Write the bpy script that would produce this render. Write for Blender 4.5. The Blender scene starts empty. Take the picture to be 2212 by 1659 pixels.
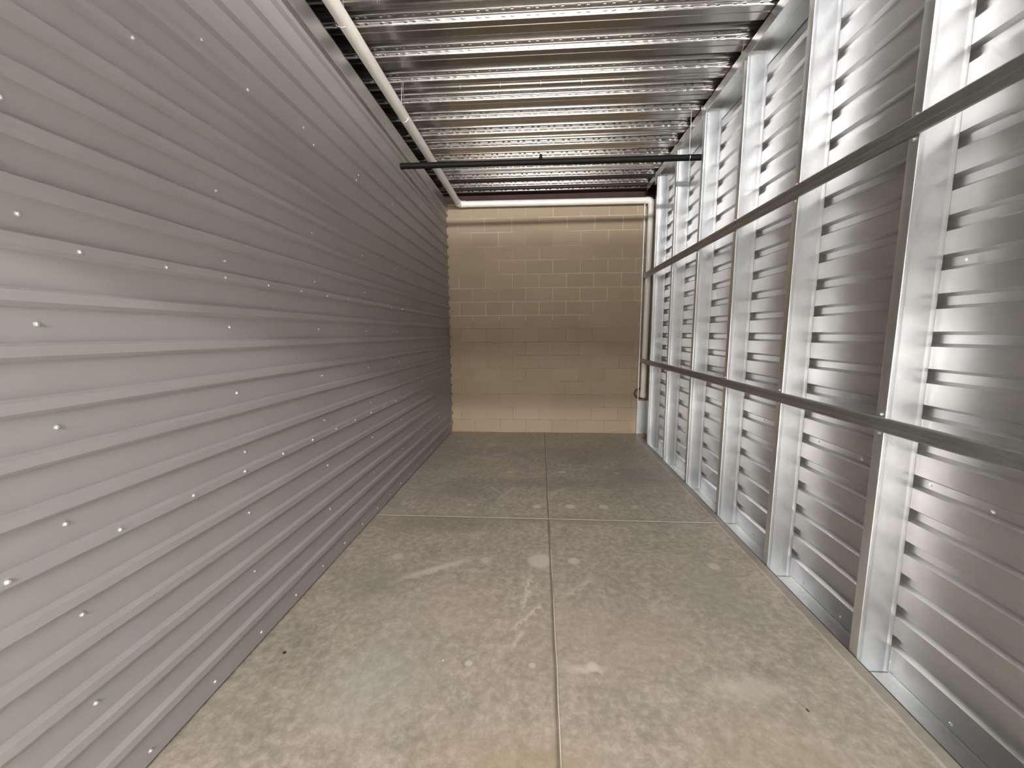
import bpy, math, random
from mathutils import Matrix, Vector
random.seed(7)
SC = bpy.context.scene
COL = SC.collection

# ------------------------------------------------------------------ camera
cam_d = bpy.data.cameras.new('camera')
cam = bpy.data.objects.new('camera', cam_d)
COL.objects.link(cam)
SC.camera = cam
cam_d.sensor_fit = 'HORIZONTAL'
cam_d.sensor_width = 36.0
cam_d.lens = 850.66 / 2212 * 36.0
cam_d.shift_x = -8.03 / 2212
cam_d.shift_y = 4.59 / 2212
cam_d.clip_start = 0.02
PITCH, YAW, ROLL, CAM_H = 0.1322, 0.0631, -0.0052, 1.549
cy, sy = math.cos(YAW), math.sin(YAW)
f0 = Vector((-sy, cy, 0)); r0 = Vector((cy, sy, 0)); u0 = Vector((0, 0, 1))
cp, sp = math.cos(PITCH), math.sin(PITCH)
f1 = f0 * cp - u0 * sp; u1 = u0 * cp + f0 * sp
cr, sr = math.cos(ROLL), math.sin(ROLL)
r1 = r0 * cr + u1 * sr; u2 = u1 * cr - r0 * sr
M = Matrix((r1, u2, -f1)).transposed().to_4x4()
M.translation = Vector((0, 0, CAM_H))
cam.matrix_world = M

# ------------------------------------------------------------------ world, exposure
w = bpy.data.worlds.new('world'); SC.world = w; w.use_nodes = True
w.node_tree.nodes['Background'].inputs[0].default_value = (1.0, 0.97, 0.93, 1)
w.node_tree.nodes['Background'].inputs[1].default_value = 0.02
SC.view_settings.view_transform = 'Standard'
SC.view_settings.look = 'None'
SC.view_settings.gamma = 1.0
SC.view_settings.use_curve_mapping = False
SC.view_settings.exposure = 2.22

# main dimensions (metres); camera stands at x = 0, y = 0
XL = -1.41      # left wall sheet, flat of the panel
XS = 1.517      # room side of the right-hand studs
XR = 1.667      # right wall sheet
YB = 6.09       # block wall
YF = -0.25      # door wall
YC = -11.5       # far side of the corridor
ZC = 3.655      # underside of the steel deck
ZW = 3.486      # top of the left wall
FLH = -0.07     # bottom of the notch the right wall stands in

LAMPS = [(-8.6, 3.40, 58, .35), (-5.0, 3.40, 66, .14), (-0.9, 3.28, 28, .13), (-0.75, 3.51, 4.2, .2)]      # y, z, watts of each bulb; inferred corridor lamp plus added fill lamps
for (ly, lz, wt, rad) in LAMPS:
    for i in range(6):
        l = bpy.data.lights.new('corridor_lamp_light', 'POINT'); l.energy = wt; l.color = (1.0, 0.975, 0.95)
        l.shadow_soft_size = rad
        o = bpy.data.objects.new('corridor_lamp_light', l); COL.objects.link(o)
        o.location = (-0.95 + 0.38 * i, ly, lz)

# ------------------------------------------------------------------ helpers
def mat(name):
    m = bpy.data.materials.new(name); m.use_nodes = True
    nt = m.node_tree; b = nt.nodes['Principled BSDF']
    return m, nt, b
def N(nt, t, **kw):
    n = nt.nodes.new(t)
    for k, v in kw.items():
        if k.startswith('i_'):
            key = k[2:]
            n.inputs[int(key) if key.isdigit() else key].default_value = v
        else:
            setattr(n, k, v)
    return n
def L(nt, a, b): nt.links.new(a, b)
def ramp(nt, fac, stops):
    r = nt.nodes.new('ShaderNodeValToRGB')
    e = r.color_ramp.elements
    e[0].position, e[0].color = stops[0][0], (*stops[0][1], 1)
    e[1].position, e[1].color = stops[-1][0], (*stops[-1][1], 1)
    for p_, c_ in stops[1:-1]:
        x = e.new(p_); x.color = (*c_, 1)
    L(nt, fac, r.inputs[0]); return r.outputs[0]
def noise(nt, vec, scale, detail=4, rough=0.55, dist=0.0):
    n = N(nt, 'ShaderNodeTexNoise'); n.inputs['Scale'].default_value = scale
    n.inputs['Detail'].default_value = detail; n.inputs['Roughness'].default_value = rough
    n.inputs['Distortion'].default_value = dist
    L(nt, vec, n.inputs['Vector']); return n.outputs['Fac']
def coords(nt, scale=(1, 1, 1)):
    g = N(nt, 'ShaderNodeNewGeometry'); m = N(nt, 'ShaderNodeMapping')
    m.inputs['Scale'].default_value = scale
    L(nt, g.outputs['Position'], m.inputs['Vector']); return m.outputs['Vector']
def mth(nt, op, a, b=None, c=None, clamp=False):
    n = N(nt, 'ShaderNodeMath', operation=op); n.use_clamp = clamp
    for i, v in enumerate((a, b, c)):
        if v is None: continue
        if isinstance(v, (int, float)): n.inputs[i].default_value = v
        else: L(nt, v, n.inputs[i])
    return n.outputs[0]
def mixc(nt, fac, a, b, mode='MIX'):
    n = N(nt, 'ShaderNodeMix', data_type='RGBA', blend_type=mode)
    for idx, v in ((0, fac), (6, a), (7, b)):
        if isinstance(v, (int, float)): n.inputs[idx].default_value = v
        elif isinstance(v, tuple): n.inputs[idx].default_value = (*v, 1)
        else: L(nt, v, n.inputs[idx])
    return n.outputs[2]
def bump(nt, b, h, strength=0.3, dist=0.002):
    n = N(nt, 'ShaderNodeBump'); n.inputs['Strength'].default_value = strength
    n.inputs['Distance'].default_value = dist
    L(nt, h, n.inputs['Height']); L(nt, n.outputs[0], b.inputs['Normal'])

def galv(name, c0, c1, r0_, r1_, scale=(1, 1, 1), ns=14, metallic=1.0, bstr=0.0):
    m, nt, b = mat(name)
    v = coords(nt, scale)
    n1 = noise(nt, v, ns, 5, 0.6)
    n2 = noise(nt, v, ns * 6, 3, 0.6)
    s = mth(nt, 'ADD', mth(nt, 'MULTIPLY', n1, 0.6), mth(nt, 'MULTIPLY', n2, 0.4))
    L(nt, ramp(nt, s, [(0.35, c0), (0.65, c1)]), b.inputs['Base Color'])
    r = N(nt, 'ShaderNodeMapRange'); r.inputs[1].default_value = 0.3; r.inputs[2].default_value = 0.7
    r.inputs[3].default_value = r0_; r.inputs[4].default_value = r1_
    L(nt, s, r.inputs[0]); L(nt, r.outputs[0], b.inputs['Roughness'])
    b.inputs['Metallic'].default_value = metallic
    if bstr: bump(nt, b, noise(nt, v, 2.2, 2, 0.5), bstr, 0.01)
    return m

M_stud = galv('galvanised_stud_steel', (0.80, 0.83, 0.86), (0.86, 0.89, 0.92), 0.34, 0.42, (1, 1, 1), 8, 1.0, 0.03)
M_sheet = galv('zinc_coated_wall_sheet', (0.50, 0.495, 0.50), (0.56, 0.555, 0.56), 0.34, 0.38, (1, .4, 1), 5, 0.8, 0.03)
M_deck = galv('galvanised_deck_steel', (0.51, 0.495, 0.475), (0.56, 0.545, 0.525), 0.21, 0.25, (1, 1, 1), 5, 1.0, 0.0)
M_rail = galv('dull_galvanised_rail_steel', (0.32, 0.325, 0.33), (0.38, 0.385, 0.39), 0.40, 0.50, (1, 1, 1), 12, 0.9)
M_track = galv('galvanised_track_steel', (0.60, 0.61, 0.61), (0.72, 0.73, 0.73), 0.35, 0.48, (1, 1, 1), 10, 1.0, 0.05)
M_screw = galv('zinc_plated_screw', (0.92, 0.92, 0.92), (0.97, 0.97, 0.97), 0.22, 0.32, (1, 1, 1), 30, 0.7)

def painted(name, c, rough, metal=0.0, spec=0.5, ns=3, amt=0.12, bstr=0.0):
    m, nt, b = mat(name)
    n1 = noise(nt, coords(nt), ns, 4)
    d = tuple(x * (1 - amt) for x in c); e = tuple(min(1, x * (1 + amt)) for x in c)
    L(nt, ramp(nt, n1, [(0.3, d), (0.7, e)]), b.inputs['Base Color'])
    b.inputs['Roughness'].default_value = rough
    b.inputs['Metallic'].default_value = metal
    b.inputs['Specular IOR Level'].default_value = spec
    if bstr: bump(nt, b, noise(nt, coords(nt), 60, 4), bstr, 0.002)
    return m
M_left = painted('grey_painted_wall_sheet', (0.322, 0.313, 0.305), 0.40, 0.0, 0.35, 1.5, 0.04)
M_pvc = painted('off_white_plastic_pipe', (0.86, 0.84, 0.79), 0.35, 0, 0.5, 6, 0.05)
M_black = painted('black_steel_pipe', (0.006, 0.0055, 0.0055), 0.6, 0, 0.15, 8, 0.2)
M_red = painted('dark_red_primer', (0.035, 0.010, 0.009), 0.6, 0, 0.4, 8, 0.2)
M_darkred = painted('dark_red_rubber_coupling', (0.10, 0.012, 0.012), 0.4, 0, 0.5, 8, 0.2)
M_corr = painted('grey_corridor_wall', (0.30, 0.29, 0.275), 0.6, 0, 0.4, 1, 0.04)
M_white = painted('grey_door_wall_sheet', (0.20, 0.195, 0.185), 0.45, 0, 0.4, 1, 0.04)
M_debris = painted('dark_grit', (0.03, 0.025, 0.02), 0.8)
M_chip = painted('pale_grit', (0.75, 0.72, 0.66), 0.6)
M_cfloor = painted('pale_sealed_concrete', (0.80, 0.78, 0.75), 0.45, 0, 0.5, 1, 0.05)
m, nt, b = mat('lamp_diffuser'); M_lamp = m
b.inputs['Base Color'].default_value = (0.9, 0.9, 0.88, 1)
b.inputs['Emission Color'].default_value = (1, 0.95, 0.88, 1); b.inputs['Emission Strength'].default_value = 6

# block wall ---------------------------------------------------------------
m, nt, b = mat('tan_painted_concrete_block'); M_block = m
g = N(nt, 'ShaderNodeNewGeometry'); sep = N(nt, 'ShaderNodeSeparateXYZ'); L(nt, g.outputs['Position'], sep.inputs[0])
X, Z = sep.outputs[0], sep.outputs[2]
com = N(nt, 'ShaderNodeCombineXYZ')
L(nt, mth(nt, 'ADD', X, -0.7896 + 0.4064 * 20), com.inputs[0]); L(nt, mth(nt, 'ADD', Z, 0.2032 * 2), com.inputs[1])
def brick(ms, smooth):
    br = N(nt, 'ShaderNodeTexBrick'); br.offset = 0.5; br.offset_frequency = 2; br.squash = 1
    br.inputs['Scale'].default_value = 1; br.inputs['Mortar Size'].default_value = ms
    br.inputs['Mortar Smooth'].default_value = smooth; br.inputs['Bias'].default_value = 0
    br.inputs['Brick Width'].default_value = 0.4064; br.inputs['Row Height'].default_value = 0.2032
    br.inputs['Color1'].default_value = (0, 0, 0, 1); br.inputs['Color2'].default_value = (1, 1, 1, 1)
    br.inputs['Mortar'].default_value = (0.5, 0.5, 0.5, 1)
    L(nt, com.outputs[0], br.inputs['Vector']); return br
br = brick(0.0045, 0.4)
pos = coords(nt)
base = ramp(nt, noise(nt, pos, 1.6, 5, 0.6), [(0.3, (0.285, 0.222, 0.132)), (0.5, (0.325, 0.245, 0.160)), (0.7, (0.345, 0.262, 0.190))])
per = mixc(nt, 0.30, base, mixc(nt, br.outputs['Color'], (0.24, 0.19, 0.115), (0.41, 0.31, 0.225)))
fine = noise(nt, pos, 55, 5, 0.7)
per = mixc(nt, 0.35, per, mixc(nt, fine, (0.19, 0.145, 0.09), (0.46, 0.36, 0.26)))
# mortar is pale where it was struck clean, painted dark below as joint shadow, often filled with paint
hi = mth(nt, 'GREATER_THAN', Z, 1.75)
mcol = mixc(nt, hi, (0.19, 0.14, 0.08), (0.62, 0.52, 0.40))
patch = noise(nt, coords(nt, (0.7, 1, 1.6)), 1.7, 3, 0.6)
pm = N(nt, 'ShaderNodeMapRange'); pm.inputs[1].default_value = 0.44; pm.inputs[2].default_value = 0.56
L(nt, patch, pm.inputs[0])
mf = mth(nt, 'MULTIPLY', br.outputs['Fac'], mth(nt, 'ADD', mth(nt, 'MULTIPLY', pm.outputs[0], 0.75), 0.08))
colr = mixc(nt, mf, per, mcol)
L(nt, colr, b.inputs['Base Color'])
b.inputs['Roughness'].default_value = 0.62
hgt = mth(nt, 'ADD', mth(nt, 'MULTIPLY', mth(nt, 'SUBTRACT', 1.0, br.outputs['Fac']), 1.0), mth(nt, 'MULTIPLY', fine, 0.5))
bump(nt, b, hgt, 0.35, 0.003)

# concrete floor -----------------------------------------------------------
m, nt, b = mat('trowelled_concrete'); M_floor = m
g = N(nt, 'ShaderNodeNewGeometry'); sep = N(nt, 'ShaderNodeSeparateXYZ'); L(nt, g.outputs['Position'], sep.inputs[0])
X, Y = sep.outputs[0], sep.outputs[1]
pos = coords(nt)
big = noise(nt, pos, 0.9, 4, 0.55, 0.4)
mid = noise(nt, pos, 3.2, 6, 0.65, 0.8)
fin = noise(nt, pos, 24, 6, 0.7, 0.15)
vfin = noise(nt, pos, 120, 3, 0.7)
c = ramp(nt, mid, [(0.28, (0.235, 0.215, 0.175)), (0.45, (0.325, 0.290, 0.240)), (0.56, (0.380, 0.335, 0.280)), (0.72, (0.45, 0.40, 0.34))])
c = mixc(nt, 0.45, c, ramp(nt, big, [(0.38, (0.22, 0.215, 0.17)), (0.5, (0.36, 0.315, 0.27)), (0.62, (0.46, 0.37, 0.30))]))
c = mixc(nt, 0.45, c, ramp(nt, fin, [(0.36, (0.16, 0.14, 0.11)), (0.5, (0.325, 0.285, 0.235)), (0.64, (0.56, 0.50, 0.43))]))
c = mixc(nt, 0.2, c, ramp(nt, noise(nt, pos, 7, 7, 0.75, 0.5), [(0.38, (0.17, 0.155, 0.12)), (0.5, (0.33, 0.29, 0.24)), (0.62, (0.54, 0.48, 0.41))]))
def blob(cx_, cy_, rx, ry, soft=0.5, wob=0.25):
    dx = mth(nt, 'DIVIDE', mth(nt, 'SUBTRACT', X, cx_), rx)
    dy = mth(nt, 'DIVIDE', mth(nt, 'SUBTRACT', Y, cy_), ry)
    d = mth(nt, 'SQRT', mth(nt, 'ADD', mth(nt, 'MULTIPLY', dx, dx), mth(nt, 'MULTIPLY', dy, dy)))
    d = mth(nt, 'ADD', d, mth(nt, 'MULTIPLY', mth(nt, 'SUBTRACT', fin if rx < 0.2 else mid, 0.5), wob * 4))
    r = N(nt, 'ShaderNodeMapRange'); r.interpolation_type = 'SMOOTHSTEP'
    r.inputs[1].default_value = 1.0; r.inputs[2].default_value = 1.0 - soft
    L(nt, d, r.inputs[0]); return r.outputs[0]
def streak(x0, y0, x1, y1, wd, wob=0.02, fade=0.3):
    ln = math.hypot(x1 - x0, y1 - y0); ux, uy = (x1 - x0) / ln, (y1 - y0) / ln
    dx = mth(nt, 'SUBTRACT', X, x0); dy = mth(nt, 'SUBTRACT', Y, y0)
    t = mth(nt, 'ADD', mth(nt, 'MULTIPLY', dx, ux), mth(nt, 'MULTIPLY', dy, uy))
    s = mth(nt, 'SUBTRACT', mth(nt, 'MULTIPLY', dx, -uy), mth(nt, 'MULTIPLY', dy, -ux))
    s = mth(nt, 'ABSOLUTE', mth(nt, 'ADD', s, mth(nt, 'MULTIPLY', mth(nt, 'SUBTRACT', fin, 0.5), wob * 4)))
    a = N(nt, 'ShaderNodeMapRange'); a.interpolation_type = 'SMOOTHSTEP'
    a.inputs[1].default_value = wd; a.inputs[2].default_value = 0.0; L(nt, s, a.inputs[0])
    e0 = N(nt, 'ShaderNodeMapRange'); e0.interpolation_type = 'SMOOTHSTEP'
    e0.inputs[1].default_value = -0.02; e0.inputs[2].default_value = fade * ln; L(nt, t, e0.inputs[0])
    e1 = N(nt, 'ShaderNodeMapRange'); e1.interpolation_type = 'SMOOTHSTEP'
    e1.inputs[1].default_value = ln; e1.inputs[2].default_value = ln * (1 - fade); L(nt, t, e1.inputs[0])
    return mth(nt, 'MULTIPLY', a.outputs[0], mth(nt, 'MULTIPLY', e0.outputs[0], e1.outputs[0]))
# broad stains
for (x_, y_, rx, ry, col_, k) in [
        (-0.7, 3.05, 0.8, 0.22, (0.165, 0.160, 0.125), 0.45), (0.3, 3.15, 0.9, 0.12, (0.18, 0.17, 0.14), 0.35),
        (0.0, 3.95, 1.1, 0.25, (0.15, 0.14, 0.12), 0.35), (-0.75, 3.7, 0.5, 0.3, (0.17, 0.16, 0.165), 0.4),
        (1.0, 4.1, 0.6, 0.7, (0.19, 0.17, 0.165), 0.4), (0.5, 5.0, 1.2, 0.5, (0.19, 0.17, 0.14), 0.35),
        (-0.75, 1.55, 0.35, 0.35, (0.40, 0.40, 0.36), 0.35), (-1.05, 2.25, 0.3, 0.25, (0.20, 0.19, 0.15), 0.35),
        (1.05, 2.3, 0.3, 0.45, (0.25, 0.235, 0.19), 0.4), (-0.1, 1.2, 0.45, 0.25, (0.36, 0.27, 0.16), 0.45),
        (0.9, 1.6, 0.3, 0.1, (0.55, 0.50, 0.44), 0.4), (-0.6, 2.0, 0.5, 0.35, (0.43, 0.37, 0.32), 0.3),
        (0.4, 1.9, 0.7, 0.4, (0.40, 0.33, 0.28), 0.35), (0.9, 1.3, 0.5, 0.3, (0.34, 0.27, 0.19), 0.35)]:
    c = mixc(nt, mth(nt, 'MULTIPLY', blob(x_, y_, rx, ry, 0.8, 0.3), k), c, col_)
# filled bolt holes: pale round spots in rows
for (x_, y_, r_, k) in [(-0.65, 3.395, .028, .4), (-0.345, 3.39, .034, .3), (-0.027, 3.391, .05, .8), (0.273, 3.407, .055, .8), (0.572, 3.413, .055, .75), (0.854, 3.427, .045, .4),
        (-1.243, 3.388, .04, .4), (-0.348, 4.266, .045, .6), (0.246, 4.295, .05, .6), (0.858, 4.294, .04, .4), (-0.69, 5.37, .10, .4),
        (0.234, 2.541, .05, .6), (1.163, 2.526, .05, .6), (0.0, 2.536, .11, .6), (-0.371, 2.52, .05, .4), (-0.336, 1.661, .022, .7), (-0.034, 1.667, .02, .6), (0.248, 1.676, .035, .6), (-1.0, 2.54, .05, .35)]:
    c = mixc(nt, mth(nt, 'MULTIPLY', blob(x_, y_, r_, r_, 0.5, 0.12), k), c, (0.60, 0.56, 0.49))
# scuffs
for a_ in [(-0.95, 2.25, -0.38, 2.58, 0.05, .02, .4, .6), (-0.10, 2.0, -0.05, 2.42, 0.022, .03, .3, .7), (-0.16, 1.86, 0.04, 2.14, 0.02, .03, .3, .7), (0.1, 2.12, 0.4, 2.42, 0.03, .02, .4, .35),
           (-0.42, 3.5, -0.22, 3.9, .02, .03, .3, .35), (-0.8, 4.75, -0.45, 4.72, .06, .03, .4, .35), (0.1, 1.66, 0.36, 1.66, .03, .02, .4, .5), (-0.14, 1.76, -0.08, 1.9, .02, .02, .3, .6), (-0.55, 3.9, -0.3, 3.55, .02, .03, .3, .3), (0.05, 3.6, 0.3, 3.9, .05, .03, .3, .3)]:
    c = mixc(nt, mth(nt, 'MULTIPLY', streak(*a_[:7]), a_[7]), c, (0.62, 0.56, 0.49))
# sawn joints: dark dirt in the kerf with a pale chalk line
def line(val, at, half, soft):
    d = mth(nt, 'ABSOLUTE', mth(nt, 'SUBTRACT', val, at))
    r = N(nt, 'ShaderNodeMapRange'); r.inputs[1].default_value = half + soft; r.inputs[2].default_value = half
    L(nt, d, r.inputs[0]); return r.outputs[0]
wob = mth(nt, 'MULTIPLY', mth(nt, 'SUBTRACT', noise(nt, pos, 1.3, 2), 0.5), 0.02)
Xw = mth(nt, 'ADD', X, wob); Yw = mth(nt, 'ADD', Y, wob)
brk = N(nt, 'ShaderNodeMapRange'); brk.inputs[1].default_value = 0.40; brk.inputs[2].default_value = 0.50; L(nt, noise(nt, pos, 1.9, 2), brk.inputs[0])
c = mixc(nt, mth(nt, 'MULTIPLY', line(Xw, 0.0777 - .004, 0.004, 0.012), 0.65), c, (0.11, 0.095, 0.075))
c = mixc(nt, mth(nt, 'MULTIPLY', mth(nt, 'MULTIPLY', line(Xw, 0.0777 + .003, 0.0012, 0.0012), brk.outputs[0]), 0.95), c, (0.72, 0.66, 0.52))
c = mixc(nt, mth(nt, 'MULTIPLY', line(Yw, 3.155 - .008, 0.004, 0.016), 0.35), c, (0.13, 0.115, 0.09))
c = mixc(nt, mth(nt, 'MULTIPLY', line(Yw, 3.155, 0.003, 0.003), 0.85), c, (0.75, 0.70, 0.58))
# cement smear where the slab meets the strip under the studs
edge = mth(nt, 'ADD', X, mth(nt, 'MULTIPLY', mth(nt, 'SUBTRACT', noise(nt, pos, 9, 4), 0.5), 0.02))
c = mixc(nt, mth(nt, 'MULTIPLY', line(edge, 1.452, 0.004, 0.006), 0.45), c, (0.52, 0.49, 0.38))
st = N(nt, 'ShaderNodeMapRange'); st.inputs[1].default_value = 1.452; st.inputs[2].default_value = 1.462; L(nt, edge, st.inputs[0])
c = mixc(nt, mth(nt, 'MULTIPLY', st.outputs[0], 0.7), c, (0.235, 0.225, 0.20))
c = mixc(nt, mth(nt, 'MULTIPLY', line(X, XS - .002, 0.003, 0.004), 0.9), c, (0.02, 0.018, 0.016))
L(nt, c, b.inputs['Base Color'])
rr = N(nt, 'ShaderNodeMapRange'); rr.inputs[3].default_value = 0.42; rr.inputs[4].default_value = 0.66; L(nt, mid, rr.inputs[0])
L(nt, rr.outputs[0], b.inputs['Roughness'])
gro = mth(nt, 'ADD', line(Xw, 0.0777 - .004, 0.002, 0.004), line(Yw, 3.15, 0.002, 0.004))
hh = mth(nt, 'SUBTRACT', mth(nt, 'ADD', mth(nt, 'MULTIPLY', fin, 0.5), mth(nt, 'MULTIPLY', vfin, 0.12)), mth(nt, 'MULTIPLY', gro, 1.0))
bump(nt, b, hh, 0.45, 0.005)

# ------------------------------------------------------------------ mesh builders
class MB:
    def __init__(s): s.v = []; s.f = []
    def quad(s, a, b_, c_, d):
        i = len(s.v); s.v += [a, b_, c_, d]; s.f.append((i, i + 1, i + 2, i + 3))
    def box(s, x0, x1, y0, y1, z0, z1):
        i = len(s.v)
        s.v += [(x0, y0, z0), (x1, y0, z0), (x1, y1, z0), (x0, y1, z0), (x0, y0, z1), (x1, y0, z1), (x1, y1, z1), (x0, y1, z1)]
        for q in ((0, 3, 2, 1), (4, 5, 6, 7), (0, 1, 5, 4), (1, 2, 6, 5), (2, 3, 7, 6), (3, 0, 4, 7)):
            s.f.append(tuple(i + k for k in q))
    def extrude(s, prof, stations, place, closed=False):
        """prof: list of (u,v); stations: list of t; place(u,v,t)->xyz"""
        n = len(prof); i0 = len(s.v)
        for t in stations:
            for (u, v) in prof: s.v.append(place(u, v, t))
        for k in range(len(stations) - 1):
            for j in range(n if closed else n - 1):
                a = i0 + k * n + j; b_ = i0 + k * n + (j + 1) % n
                s.f.append((a, b_, b_ + n, a + n))
        if closed:
            s.f.append(tuple(i0 + j for j in range(n))[::-1])
            s.f.append(tuple(i0 + (len(stations) - 1) * n + j for j in range(n)))
    def tube(s, pts, r, seg=24, caps=True):
        pts = [Vector(p) for p in pts]; i0 = len(s.v); up = None
        for k, p in enumerate(pts):
            d = (pts[min(k + 1, len(pts) - 1)] - pts[max(k - 1, 0)]).normalized()
            if up is None:
                up = Vector((0, 0, 1)) if abs(d.z) < .9 else Vector((0, 1, 0))
            a = d.cross(up).normalized(); up = a.cross(d).normalized()
            rr_ = r[k] if isinstance(r, (list, tuple)) else r
            for j in range(seg):
                t = 2 * math.pi * j / seg
                s.v.append(tuple(p + (a * math.cos(t) + up * math.sin(t)) * rr_))
        for k in range(len(pts) - 1):
            for j in range(seg):
                a = i0 + k * seg + j; b_ = i0 + k * seg + (j + 1) % seg
                s.f.append((a, b_, b_ + seg, a + seg))
        if caps:
            s.f.append(tuple(i0 + j for j in range(seg))[::-1])
            s.f.append(tuple(i0 + (len(pts) - 1) * seg + j for j in range(seg)))
    def build(s, name, m, parent=None, smooth=False, origin=None, angle=35):
        me = bpy.data.meshes.new(name)
        vs = s.v
        if origin: vs = [(x - origin[0], y - origin[1], z - origin[2]) for x, y, z in vs]
        me.from_pydata([tuple(v) for v in vs], [], s.f); me.update()
        me.materials.append(m)
        o = bpy.data.objects.new(name, me); COL.objects.link(o)
        if origin: o.location = origin
        if parent:
            o.parent = parent
            o.location = Vector(origin or (0, 0, 0)) - Vector(parent.location)
        if smooth:
            for p in me.polygons: p.use_smooth = True
            try: me.set_sharp_from_angle(angle=math.radians(angle))
            except Exception: pass
        return o
def tag(o, label=None, cat=None, group=None, kind=None):
    if label: o['label'] = label
    if cat: o['category'] = cat
    if group: o['group'] = group
    if kind: o['kind'] = kind
    return o
def empty(name, loc):
    o = bpy.data.objects.new(name, None); COL.objects.link(o); o.location = loc; o.empty_display_size = .05
    return o
def copy_one(o, loc, parent=None):
    c_ = o.copy(); COL.objects.link(c_); c_.parent = parent
    c_.location = loc if not parent else Vector(loc) - Vector(parent.location)
    return c_
def solid(o, t, off=0.0, bev=0.0):
    md = o.modifiers.new('thick', 'SOLIDIFY'); md.thickness = t; md.offset = off
    if bev:
        b_ = o.modifiers.new('bevel', 'BEVEL'); b_.width = bev; b_.segments = 2; b_.limit_method = 'ANGLE'

# ------------------------------------------------------------------ setting: floor
mb = MB()
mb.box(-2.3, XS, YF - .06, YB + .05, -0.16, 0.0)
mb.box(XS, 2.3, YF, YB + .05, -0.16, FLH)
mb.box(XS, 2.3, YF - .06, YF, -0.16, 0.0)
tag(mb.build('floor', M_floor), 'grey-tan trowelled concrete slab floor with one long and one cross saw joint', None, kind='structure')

mb = MB(); mb.box(-2.3, 2.3, YC, YF - .061, -0.16, 0.0)
tag(mb.build('floor_corridor', M_cfloor), 'pale corridor floor behind the camera', None, kind='structure')
# block wall
mb = MB(); mb.box(-2.3, 2.3, YB, YB + .2, FLH, 3.462)
tag(mb.build('wall_back', M_block), 'tan painted concrete block wall at the far end', None, kind='structure')

# left wall sheet: horizontal ribs standing into the room
LB0, LP = 0.433, 0.1495
prof = [(0.0, 0.0)]
for k in range(-2, 20):
    zb = LB0 + LP * k
    if zb + .05 > ZW - .03: break
    prof += [(0.0, zb), (0.022, zb + .014), (0.022, zb + .043), (0.0, zb + .052)]
prof += [(0.0, ZW)]
mb = MB()
mb.extrude([(x, z) for x, z in prof], [YF, 1.0, 2.5, 4.0, YB], lambda u, v, t: (XL + u, t, v + (0.012 if v == 0 and u == 0 else 0)))
wl = mb.build('wall_left', M_left); solid(wl, 0.002, -1)
wl.modifiers['thick'].offset = 1
tag(wl, 'grey painted ribbed metal sheet wall on the left', None, kind='structure')
mb = MB()   # the panel edge lines where sheets overlap
ob = mb

# screws -------------------------------------------------------------------
def screw_mesh():
    mb = MB()
    mb.tube([(0, 0, 0), (.0012, 0, 0), (.0022, 0, 0)], [.0075, .0075, .0045], 14)
    mb.tube([(.002, 0, 0), (.0058, 0, 0), (.0066, 0, 0)], [.0046, .0046, .0036], 6)
    return mb
s0 = screw_mesh().build('screw', M_screw, wl, origin=None)
smesh = s0.data
first = [s0]
def put_screw(parent, loc, face, name='screw'):
    """face: +1 head points to +x, -1 head points to -x"""
    if first:
        o = first.pop()
    else:
        o = bpy.data.objects.new(name, smesh); COL.objects.link(o)
    o.parent = parent
    o.location = Vector(loc) - Vector(parent.location)
    o.rotation_euler = (random.uniform(0, 6.28), 0, 0 if face > 0 else math.pi)
    return o
for z_ in (.905 + .008, 1.80):                                   # overlap rows, on the rib crests
    for k in range(0, 12):
        y_ = 0.868 + .2785 * k
        if y_ < 4.2: put_screw(wl, (XL + .0215, y_, z_), 1)
put_screw(wl, (XL + .0215, 1.40, 2.553), 1)
for y_ in (1.95, 2.5, 3.06): put_screw(wl, (XL + .0215, y_, 2.70), 1)
for z_ in (.391, .694, .994, 1.283, 1.582, 1.88, 2.17, 2.77):
    for y_ in (1.03, 1.73, 2.44, 3.14, 3.84, 4.6, 5.3):
        put_screw(wl, (XL + .001, y_ + random.uniform(-.01, .01), z_ + random.uniform(-.004, .004)), 1)
for k in range(16): put_screw(wl, (XL + .001, .87 + .287 * k, .056), 1)

# top closure angle on the left wall
mb = MB()
prof = [(0.001, ZW - .135), (0.024, ZW - .125), (0.026, ZW - .002), (0.03, ZW + .002), (-.08, ZW + .002)]
mb.extrude(prof, [YF, 1, 2, 3, 4, 5, YB], lambda u, v, t: (XL + u, t, v))
o = mb.build('top_track', M_track); solid(o, .0015, 0)
tag(o, 'long dull galvanised closure angle running along the top edge of the grey left wall', 'track')

# ------------------------------------------------------------------ right wall sheet, seen from its back: ribs are hollows
prof = [(0.0, FLH)]
for k in range(-3, 20):
    zt = .604 + .1575 * k
    if zt - .062 < FLH + .03 or zt > 3.60: continue
    prof += [(0.0, zt - .064), (0.024, zt - .050), (0.024, zt - .014), (0.0, zt)]
prof += [(0.0, 3.62)]
mb = MB()
mb.extrude(prof, [YF, 1.0, 2.5, 4.0, YB - .002], lambda u, v, t: (XR + u, t, v))
wr = mb.build('wall_right', M_sheet); solid(wr, .0015, -1)
tag(wr, 'bare zinc-coated back of the ribbed sheet wall behind the studs', None, kind='structure')
for (y_, z_) in [(2.08, .894), (1.483, .889), (1.779 - .06, .899), (2.977, .906), (3.009, -.017), (2.42, -.026), (2.104, -.018), (1.508, -.028), (3.3, -.02), (2.991, 3.537), (1.70, 1.829), (3.9, .9), (2.4, .90)]:
    put_screw(wr, (XR - .001, y_, z_), -1)

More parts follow.
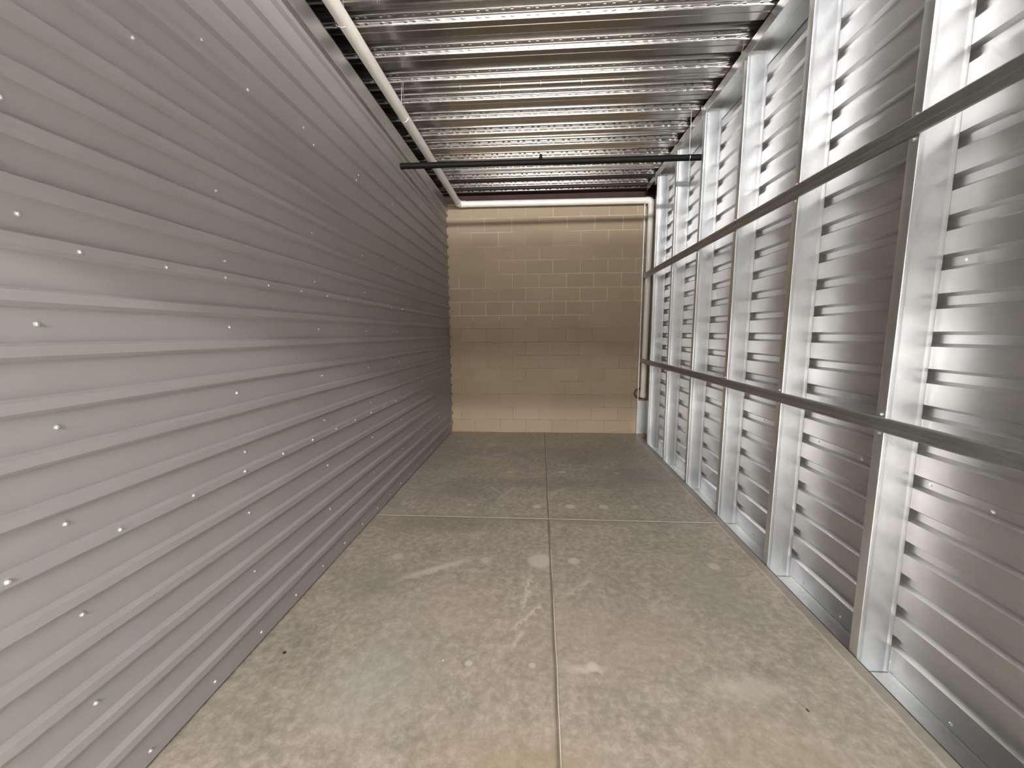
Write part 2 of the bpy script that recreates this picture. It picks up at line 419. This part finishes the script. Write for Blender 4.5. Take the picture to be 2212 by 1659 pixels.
# ------------------------------------------------------------------ steel studs (C section, web faces the camera)
def stud_mb(y0, x0, x1, z0, z1, fl=.05):
    mb = MB(); R_ = .005
    def arc(cx_, cy_, a0, a1, n=4):
        return [(cx_ + R_ * math.cos(a0 + (a1 - a0) * i / n), cy_ + R_ * math.sin(a0 + (a1 - a0) * i / n)) for i in range(n + 1)]
    P = math.pi
    R_ = .0035
    pr = [(x0 + .014, y0 + fl)]
    pr += arc(x0 + R_, y0 + fl - R_, P / 2, P)
    pr += arc(x0 + R_, y0 + R_, P, 1.5 * P)
    w_ = x1 - x0
    R_ = .0012
    for c_ in (.022, .128):    # shallow pressed lines along the web
        pr += [(x0 + c_ - .003, y0), (x0 + c_, y0 + .0005), (x0 + c_ + .003, y0)] if c_ < w_ - .01 else []
    pr += arc(x1 - R_, y0 + R_, 1.5 * P, 2 * P)
    pr += arc(x1 - R_, y0 + fl - R_, 0, P / 2)
    pr += [(x1 - .014, y0 + fl)]
    n = 8
    mb.extrude(pr, [z0 + (z1 - z0) * i / n for i in range(n + 1)], lambda u, v, t: (u, v, t))
    return mb
SY = [0.30, 1.05, 1.798, 2.552, 3.295, 4.042, 4.795, 5.543]
LAB = {0.30: 'galvanised steel stud beside the camera, nearest of the row on the right wall',
       1.05: 'galvanised steel stud just past the right edge of the picture',
       1.798: 'widest galvanised stud in view, nearest to the camera on the right wall',
       2.552: 'second galvanised stud from the camera, where both rails have crossed twice',
       3.295: 'third galvanised stud from the camera on the right wall',
       4.042: 'fourth galvanised stud from the camera, where the black pipe meets the wall',
       4.795: 'fifth galvanised stud from the camera, just beyond the black pipe',
       5.543: 'sixth galvanised stud, the narrow one next to the white drop pipe'}
LAB[2.552] = 'second galvanised stud from the camera, left of the widest one'
GS = 'steel studs along the right wall'
proto = None
for y_ in SY:
    if proto is None:
        proto = stud_mb(0.0, 0.0, XR - XS, FLH + .004, 3.60).build('steel_stud', M_stud, smooth=True, angle=50)
        o = proto
    else:
        o = proto.copy(); COL.objects.link(o)
    o.location = (XS, y_, 0)
    tag(o, LAB[y_], 'stud', GS)
# corner stud stands open to the room against the block wall
mb = MB()
x0, x1 = 1.478, 1.655
mb.extrude([(x0 + .010, 6.022), (x0, 6.022), (x0, 6.084)], [0.002, 1.2, 2.4, 3.43], lambda u, v, t: (u, v, t))
mb.extrude([(x0, 6.084), (x1, 6.084), (x1, 6.03)], [0.002, .25, .52], lambda u, v, t: (u, v, t))
o = mb.build('corner_stud', M_stud); solid(o, .0016, 0)
tag(o, 'galvanised channel stud standing in the far corner behind the white drop pipe', 'stud')

# tracks of the right wall
mb = MB()
pr = [(XS + .002, FLH + .05), (XS + .002, FLH + .001), (XR - .002, FLH + .001), (XR - .002, FLH + .012)]
mb.extrude(pr, [YF, 1, 2, 3, 4, 5, YB - .01], lambda u, v, t: (u, t, v))
o = mb.build('bottom_track', M_track); solid(o, .0015, 0)
tag(o, 'galvanised channel along the floor that the right-hand studs stand in', 'track')
mb = MB()
pr = [(XS - .002, 3.565), (XS - .002, 3.645), (XR - .006, 3.645), (XR - .006, 3.50)]
mb.extrude(pr, [YF, 1, 2, 3, 4, 5, YB - .01], lambda u, v, t: (u, t, v))
o = mb.build('top_track', M_track); solid(o, .0015, 0)
tag(o, 'bright galvanised channel under the deck that caps the right-hand studs', 'track')
for i, y_ in enumerate(SY[2:]):      # small bent clips that hang from the top track onto each stud
    mb = MB()
    pr = [(0, 0), (.0, .12), (.03, .12)]
    mb.extrude([(0, 0), (0, .16), (.02, .17)], [0, .028], lambda u, v, t: (XS - .006 + u, y_ + .07 + t, 3.50 + v))
    o = mb.build('bracket', M_track, origin=(XS - .006, y_ + .07, 3.50)); solid(o, .0015, 0)
    tag(o, ['small bent galvanised clip under the deck by the nearest stud', 'small bent galvanised clip under the deck by the second stud', 'small bent galvanised clip under the deck by the third stud',
            'small bent galvanised clip under the deck by the fourth stud, above the black pipe', 'small bent galvanised clip under the deck by the fifth stud', 'small bent galvanised clip under the deck by the sixth stud'][i], 'clip', 'clips on the top track')

# horizontal rails across the studs
def rail(zc, h, label):
    mb = MB(); d = .022; z0, z1 = zc - h / 2, zc + h / 2
    pr = [(XS - .0015, z0 + .001), (XS - d + .005, z0), (XS - d, z0 + .006), (XS - d, zc - .012), (XS - d + .004, zc - .006), (XS - d + .004, zc + .006), (XS - d, zc + .012), (XS - d, z1 - .006), (XS - d + .005, z1), (XS - .0015, z1 - .001)]
    mb.extrude(pr, [YF + .01, .5, 1.2, 2, 3, 4, 5, 6.02], lambda u, v, t: (u, t, v))
    o = mb.build('bracing_rail', M_rail, smooth=True, angle=30); solid(o, .0015, 0)
    tag(o, label, 'rail', 'bracing rails across the right-hand studs')
    for y_ in SY[1:] + [5.99]:
        for s in (-1, 1):
            put_screw(o, (XS - .001 if y_ < 5.9 else XS - .03, y_ + .022, zc + s * (h / 2 + .011)), -1)
    return o
rail(1.143, .062, 'lower grey steel rail crossing the studs at about waist height')
rail(2.373, .072, 'upper grey steel rail crossing the studs above head height')

# ------------------------------------------------------------------ steel deck overhead
P = .3035
E0 = 2.955       # far edge of one bottom flange
xs = []
x = -1.95
per = .168
while x < 2.0:
    for a_ in (0, .004, .024, .028, .060, .064, .084, .088): xs.append((round(x + a_, 4), 1 if a_ in (.004, .024, .064, .084) else 0))
    x += per
prof = [ # (dy, dz, push y, push z, pressed mark: 1 = at the dimples) from the flange edge E outwards, near web first
    (-.088, .076, 0, 0, 0), (-.043, .076, 0, 0, 0), (-.040, .0745, 0, 0, 0), (-.0385, .071, 0, 0, 0),
    (-.0325, .053, 0, 0, 0), (-.031, .051, 0, 0, 0),
    (-.0195, .0495, 0, 0, 0), (-.0170, .0485, -.007, -.001, 1), (-.0160, .0460, -.006, -.001, 1), (-.0150, .043, -.003, 0, 1), (-.0142, .041, 0, 0, 0),
    (-.0125, .036, 0, 0, 0), (-.0126, .034, 0, 0, 0), (-.0111, .032, 0, 0, 0), (-.0090, .026, 0, 0, 0),
    (-.0092, .0235, 0, 0, 0), (-.0075, .0215, 0, 0, 0), (-.0054, .0190, -.0012, 0, 1), (-.0037, .0165, -.0020, 0, 1), (-.0039, .0140, -.0010, 0, 1),
    (-.0046, .012, 0, 0, 0), (-.0007, .002, 0, 0, 0), (.001, 0, 0, 0, 0),
    (.050, 0, 0, 0, 0), (.053, -.003, 0, 0, 0), (.057, -.003, 0, 0, 0), (.060, 0, 0, 0, 0),
    (.126, 0, 0, 0, 0), (.129, .002, 0, 0, 0), (.130, .048, 0, 0, 0), (.154, .051, 0, 0, 0), (.157, .072, 0, 0, 0), (.161, .076, 0, 0, 0)]
stations_y = []
k0 = int((YC - E0) / P) - 1; k1 = int((6.9 - E0) / P) + 1
mb = MB()
plain = [(-1.95, 0), (2.0, 0)]
for k in range(k0, k1):
    yb = E0 + P * k
    st_ = xs if yb > 1.2 else plain
    i0 = len(mb.v); n = len(prof)
    full = prof + [(P - .088, .076, 0, 0, 0)]
    n = len(full)
    jit = random.uniform(-.0012, .0012)
    for (xx, on) in st_:
        for (dy, dz, oy, oz, bb) in full:
            e_ = on * bb
            mb.v.append((xx, yb + dy + oy * e_, ZC + dz + oz * e_))
    for a_ in range(len(st_) - 1):
        for j in range(n - 1):
            q = i0 + a_ * n + j
            mb.f.append((q, q + n, q + n + 1, q + 1))
ceil = mb.build('ceiling', M_deck, smooth=True, angle=20)
tag(ceil, 'shiny galvanised ribbed steel floor deck overhead with embossed dimples', None, kind='structure')
# folded side seams with punched tabs, on every third pan
mb = MB()
for y_ in (2.743, 3.653, 4.563, 5.474):
    mb.box(-1.9, 1.95, y_ - .0015, y_ + .0015, ZC - .006, ZC)
    xx = -1.73
    while xx < 1.9:
        mb.box(xx - .002, xx + .002, y_ - .002, y_ + .002, ZC - .020, ZC - .005); xx += .345
o = mb.build('deck_seam', M_deck, ceil)

# closing slab above the deck and dark recess beyond the block wall
mb = MB(); mb.box(-2.3, 2.3, YC, 7.0, ZC + .085, ZC + .2)
tag(mb.build('trim_1', M_debris), 'dark concrete above the steel deck', None, kind='structure')
mb = MB(); zz = 3.464
mb.box(-2.0, 1.95, 6.30, 6.312, zz + .012, ZC - .014); mb.box(-2.0, 1.95, 6.20, 6.288, zz, zz + .012)
mb.box(-2.0, 1.95, 6.17, 6.42, ZC - .014, ZC - .002)
o = mb.build('steel_beam', M_red)
tag(o, 'dark red primed steel beam in the gap above the block wall', 'beam')
mb = MB(); mb.box(-2.3, 2.3, 6.9, 7.0, 3.0, ZC + .2)
tag(mb.build('wall_far', M_debris), 'dark space beyond the block wall', None, kind='structure')

# ------------------------------------------------------------------ white drain pipe
pz, px_, py_ = 3.43, -1.195, 6.0
dx_ = 1.566
root = empty('drain_pipe', (px_, py_, pz)); rp = .043
tag(root, 'off-white plastic pipe along the deck, across the block wall and down the corner', 'pipe')
mb = MB(); mb.tube([(px_ + .03, YC + .02, pz - .03), (px_ + .012, 2.4, pz - .015), (px_, py_ - .055, pz)], rp, 28)
mb.build('pipe_run', M_pvc, root, True, (px_, py_ - .06, pz))
def elbow(p0, p1, p2, n=8):
    mb = MB(); a, b_, c_ = Vector(p0), Vector(p1), Vector(p2)
    pts = []
    for i in range(n + 1):
        t = i / n; pts.append((1 - t) ** 2 * a + 2 * t * (1 - t) * b_ + t * t * c_)
    d0 = (a - b_).normalized(); d1 = (c_ - b_).normalized()
    pts = [a + d0 * .03] + pts + [c_ + d1 * .03]
    mb.tube([tuple(q) for q in pts], rp + .004, 28); return mb
elbow((px_, py_ - .06, pz), (px_, py_, pz), (px_ + .06, py_, pz)).build('elbow', M_pvc, root, True, (px_, py_, pz))
mb = MB(); mb.tube([(px_ + .055, py_, pz), (dx_ - .055, py_, pz - .012)], rp, 28)
mb.build('pipe_run', M_pvc, root, True, (0, py_, pz))
elbow((dx_ - .05, py_, pz - .012), (dx_, py_, pz - .012), (dx_, py_, pz - .062)).build('elbow', M_pvc, root, True, (dx_, py_, pz))
mb = MB(); mb.tube([(dx_, py_, pz - .06), (dx_ - .015, py_, .60)], rp, 28)
mb.build('drop_pipe', M_pvc, root, True, (dx_, py_, 2))
mb = MB(); mb.tube([(dx_ - .015, py_, .585), (dx_ - .015, py_, .66)], rp + .006, 28)
mb.build('pipe_end', M_pvc, root, True, (dx_, py_, .6))
# dark red ring on the block wall where the drop pipe ends
mb = MB()
pts = [(dx_ - .05 + .075 * math.cos(t), 6.068 if True else 0, .635 + .075 * math.sin(t)) for t in [math.radians(60 + i * 12) for i in range(24)]]
mb.tube(pts, .013, 10)
o = mb.build('pipe_collar', M_darkred, None, True, (dx_ - .05, 6.068, .635))
tag(o, 'dark red ring on the block wall at the foot of the white drop pipe', 'collar')
# wire hangers of the long run
for (y_, lab) in ((2.55, 'thin wire hanger holding the white pipe near the top edge of the picture'), (3.62, 'thin wire hanger holding the white pipe midway along the deck')):
    t = (y_ - YC) / (py_ - YC); xx = px_ + .03 * (1 - t)
    mb = MB()
    cz = pz - .013
    pts = [(xx + .002, y_, ZC + .07)] + [(xx + (rp + .003) * math.sin(a_), y_, cz + (rp + .003) * math.cos(a_)) for a_ in [math.radians(20 + i * 20) for i in range(17)]] + [(xx - .002, y_, ZC + .07)]
    mb.tube(pts, .0016, 8)
    o = mb.build('pipe_hanger', M_track, None, True, (xx, y_, ZC)); tag(o, lab, 'hanger', 'wire hangers of the white pipe')

# ------------------------------------------------------------------ black sprinkler pipe
root = empty('sprinkler_pipe', (0, 4.14, 3.215))
tag(root, 'black steel pipe crossing the unit just below the deck', 'pipe')
mb = MB(); mb.tube([(XL + .012, 4.105, 3.212), (XR + .005, 4.150, 3.222)], .028, 24)
mb.build('pipe_run', M_black, root, True, (0, 4.14, 3.215))
mb = MB()
mb.tube([(-.004, 4.125, 3.24), (-.004, 4.125, 3.262)], .018, 16); mb.tube([(-.004, 4.125, 3.262), (-.004, 4.125, 3.285)], .014, 6)
mb.build('outlet', M_black, root, True, (0, 4.14, 3.25))
mb = MB()
cz = 3.222
pts = [(1.424, 4.147, ZC + .02), (1.424, 4.147, 3.30)] + [(1.424, 4.147 + .031 * math.sin(a_), cz + .031 * math.cos(a_)) for a_ in [math.radians(i * 20) for i in range(19)]]
mb.tube(pts, .0035, 8)
o = mb.build('pipe_hanger', M_track, None, True, (1.424, 4.147, ZC)); tag(o, 'rod and loop hanging from the deck around the right end of the black pipe', 'hanger')

# ------------------------------------------------------------------ grit on the floor
def grit(loc, r, m_, label):
    mb = MB(); i0 = len(mb.v); n = 7
    rings = [(0, 0), (.8, .25), (1, .55), (.6, .9), (0, 1.0)]
    mb.tube([(0, 0, .0005), (0, 0, r * .3), (0, 0, r * .6), (0, 0, r * .8)], [r * .7, r, r * .75, r * .3], 8)
    mb.v = [(x * random.uniform(.8, 1.2) * 1.6, y * random.uniform(.8, 1.2), z) for x, y, z in mb.v]
    o = mb.build('pebble', m_); o.location = loc; o.rotation_euler.z = random.uniform(0, 3)
    tag(o, label, 'grit')
grit((-1.251, 1.669, 0), .007, M_debris, 'dark speck of grit on the floor near the left wall')
grit((1.106, 1.507, 0), .005, M_debris, 'dark speck of grit on the floor towards the right-hand studs')
grit((-.46, 1.67, 0), .004, M_chip, 'tiny pale chip on the floor left of the long joint')

# ------------------------------------------------------------------ door wall and corridor behind the camera
mb = MB()
DT = 2.13; DH = 3.23
mb.box(-2.3, -1.30, YF - .06, YF, 0, DH); mb.box(1.42, 2.3, YF - .06, YF, 0, DH)
mb.box(-1.30, 1.42, YF - .06, YF, DT, DH)
tag(mb.build('wall_front', M_white), 'pale wall around the door opening behind the camera', None, kind='structure')
mb = MB(); mb.box(-2.3, 2.3, YC - .1, YC, -.16, ZC + .2)
tag(mb.build('wall_corridor', M_corr), 'grey wall at the end of the corridor behind the camera', None, kind='structure')
mb = MB(); mb.box(-2.4, -2.3, YC, 7, -.16, ZC + .2)
tag(mb.build('wall_left_outer', M_corr), 'pale wall beyond the left side', None, kind='structure')
mb = MB(); mb.box(2.3, 2.4, YC, 7, -.16, ZC + .2)
tag(mb.build('wall_right_outer', M_corr), 'pale wall beyond the right side', None, kind='structure')
for (ly, lz, wt, rad) in LAMPS:
    mb = MB(); mb.box(-1.15, 1.15, ly - .1, ly + .1, lz + .12, lz + .14)
    o = mb.build('corridor_lamp', M_corr)
    tag(o, 'long ceiling lamp in the corridor, ' + ({-8.6: 'farthest', -5.0: 'third one', -0.9: 'second one', -0.75: 'nearest'}[ly]) + ' behind the camera', 'lamp')
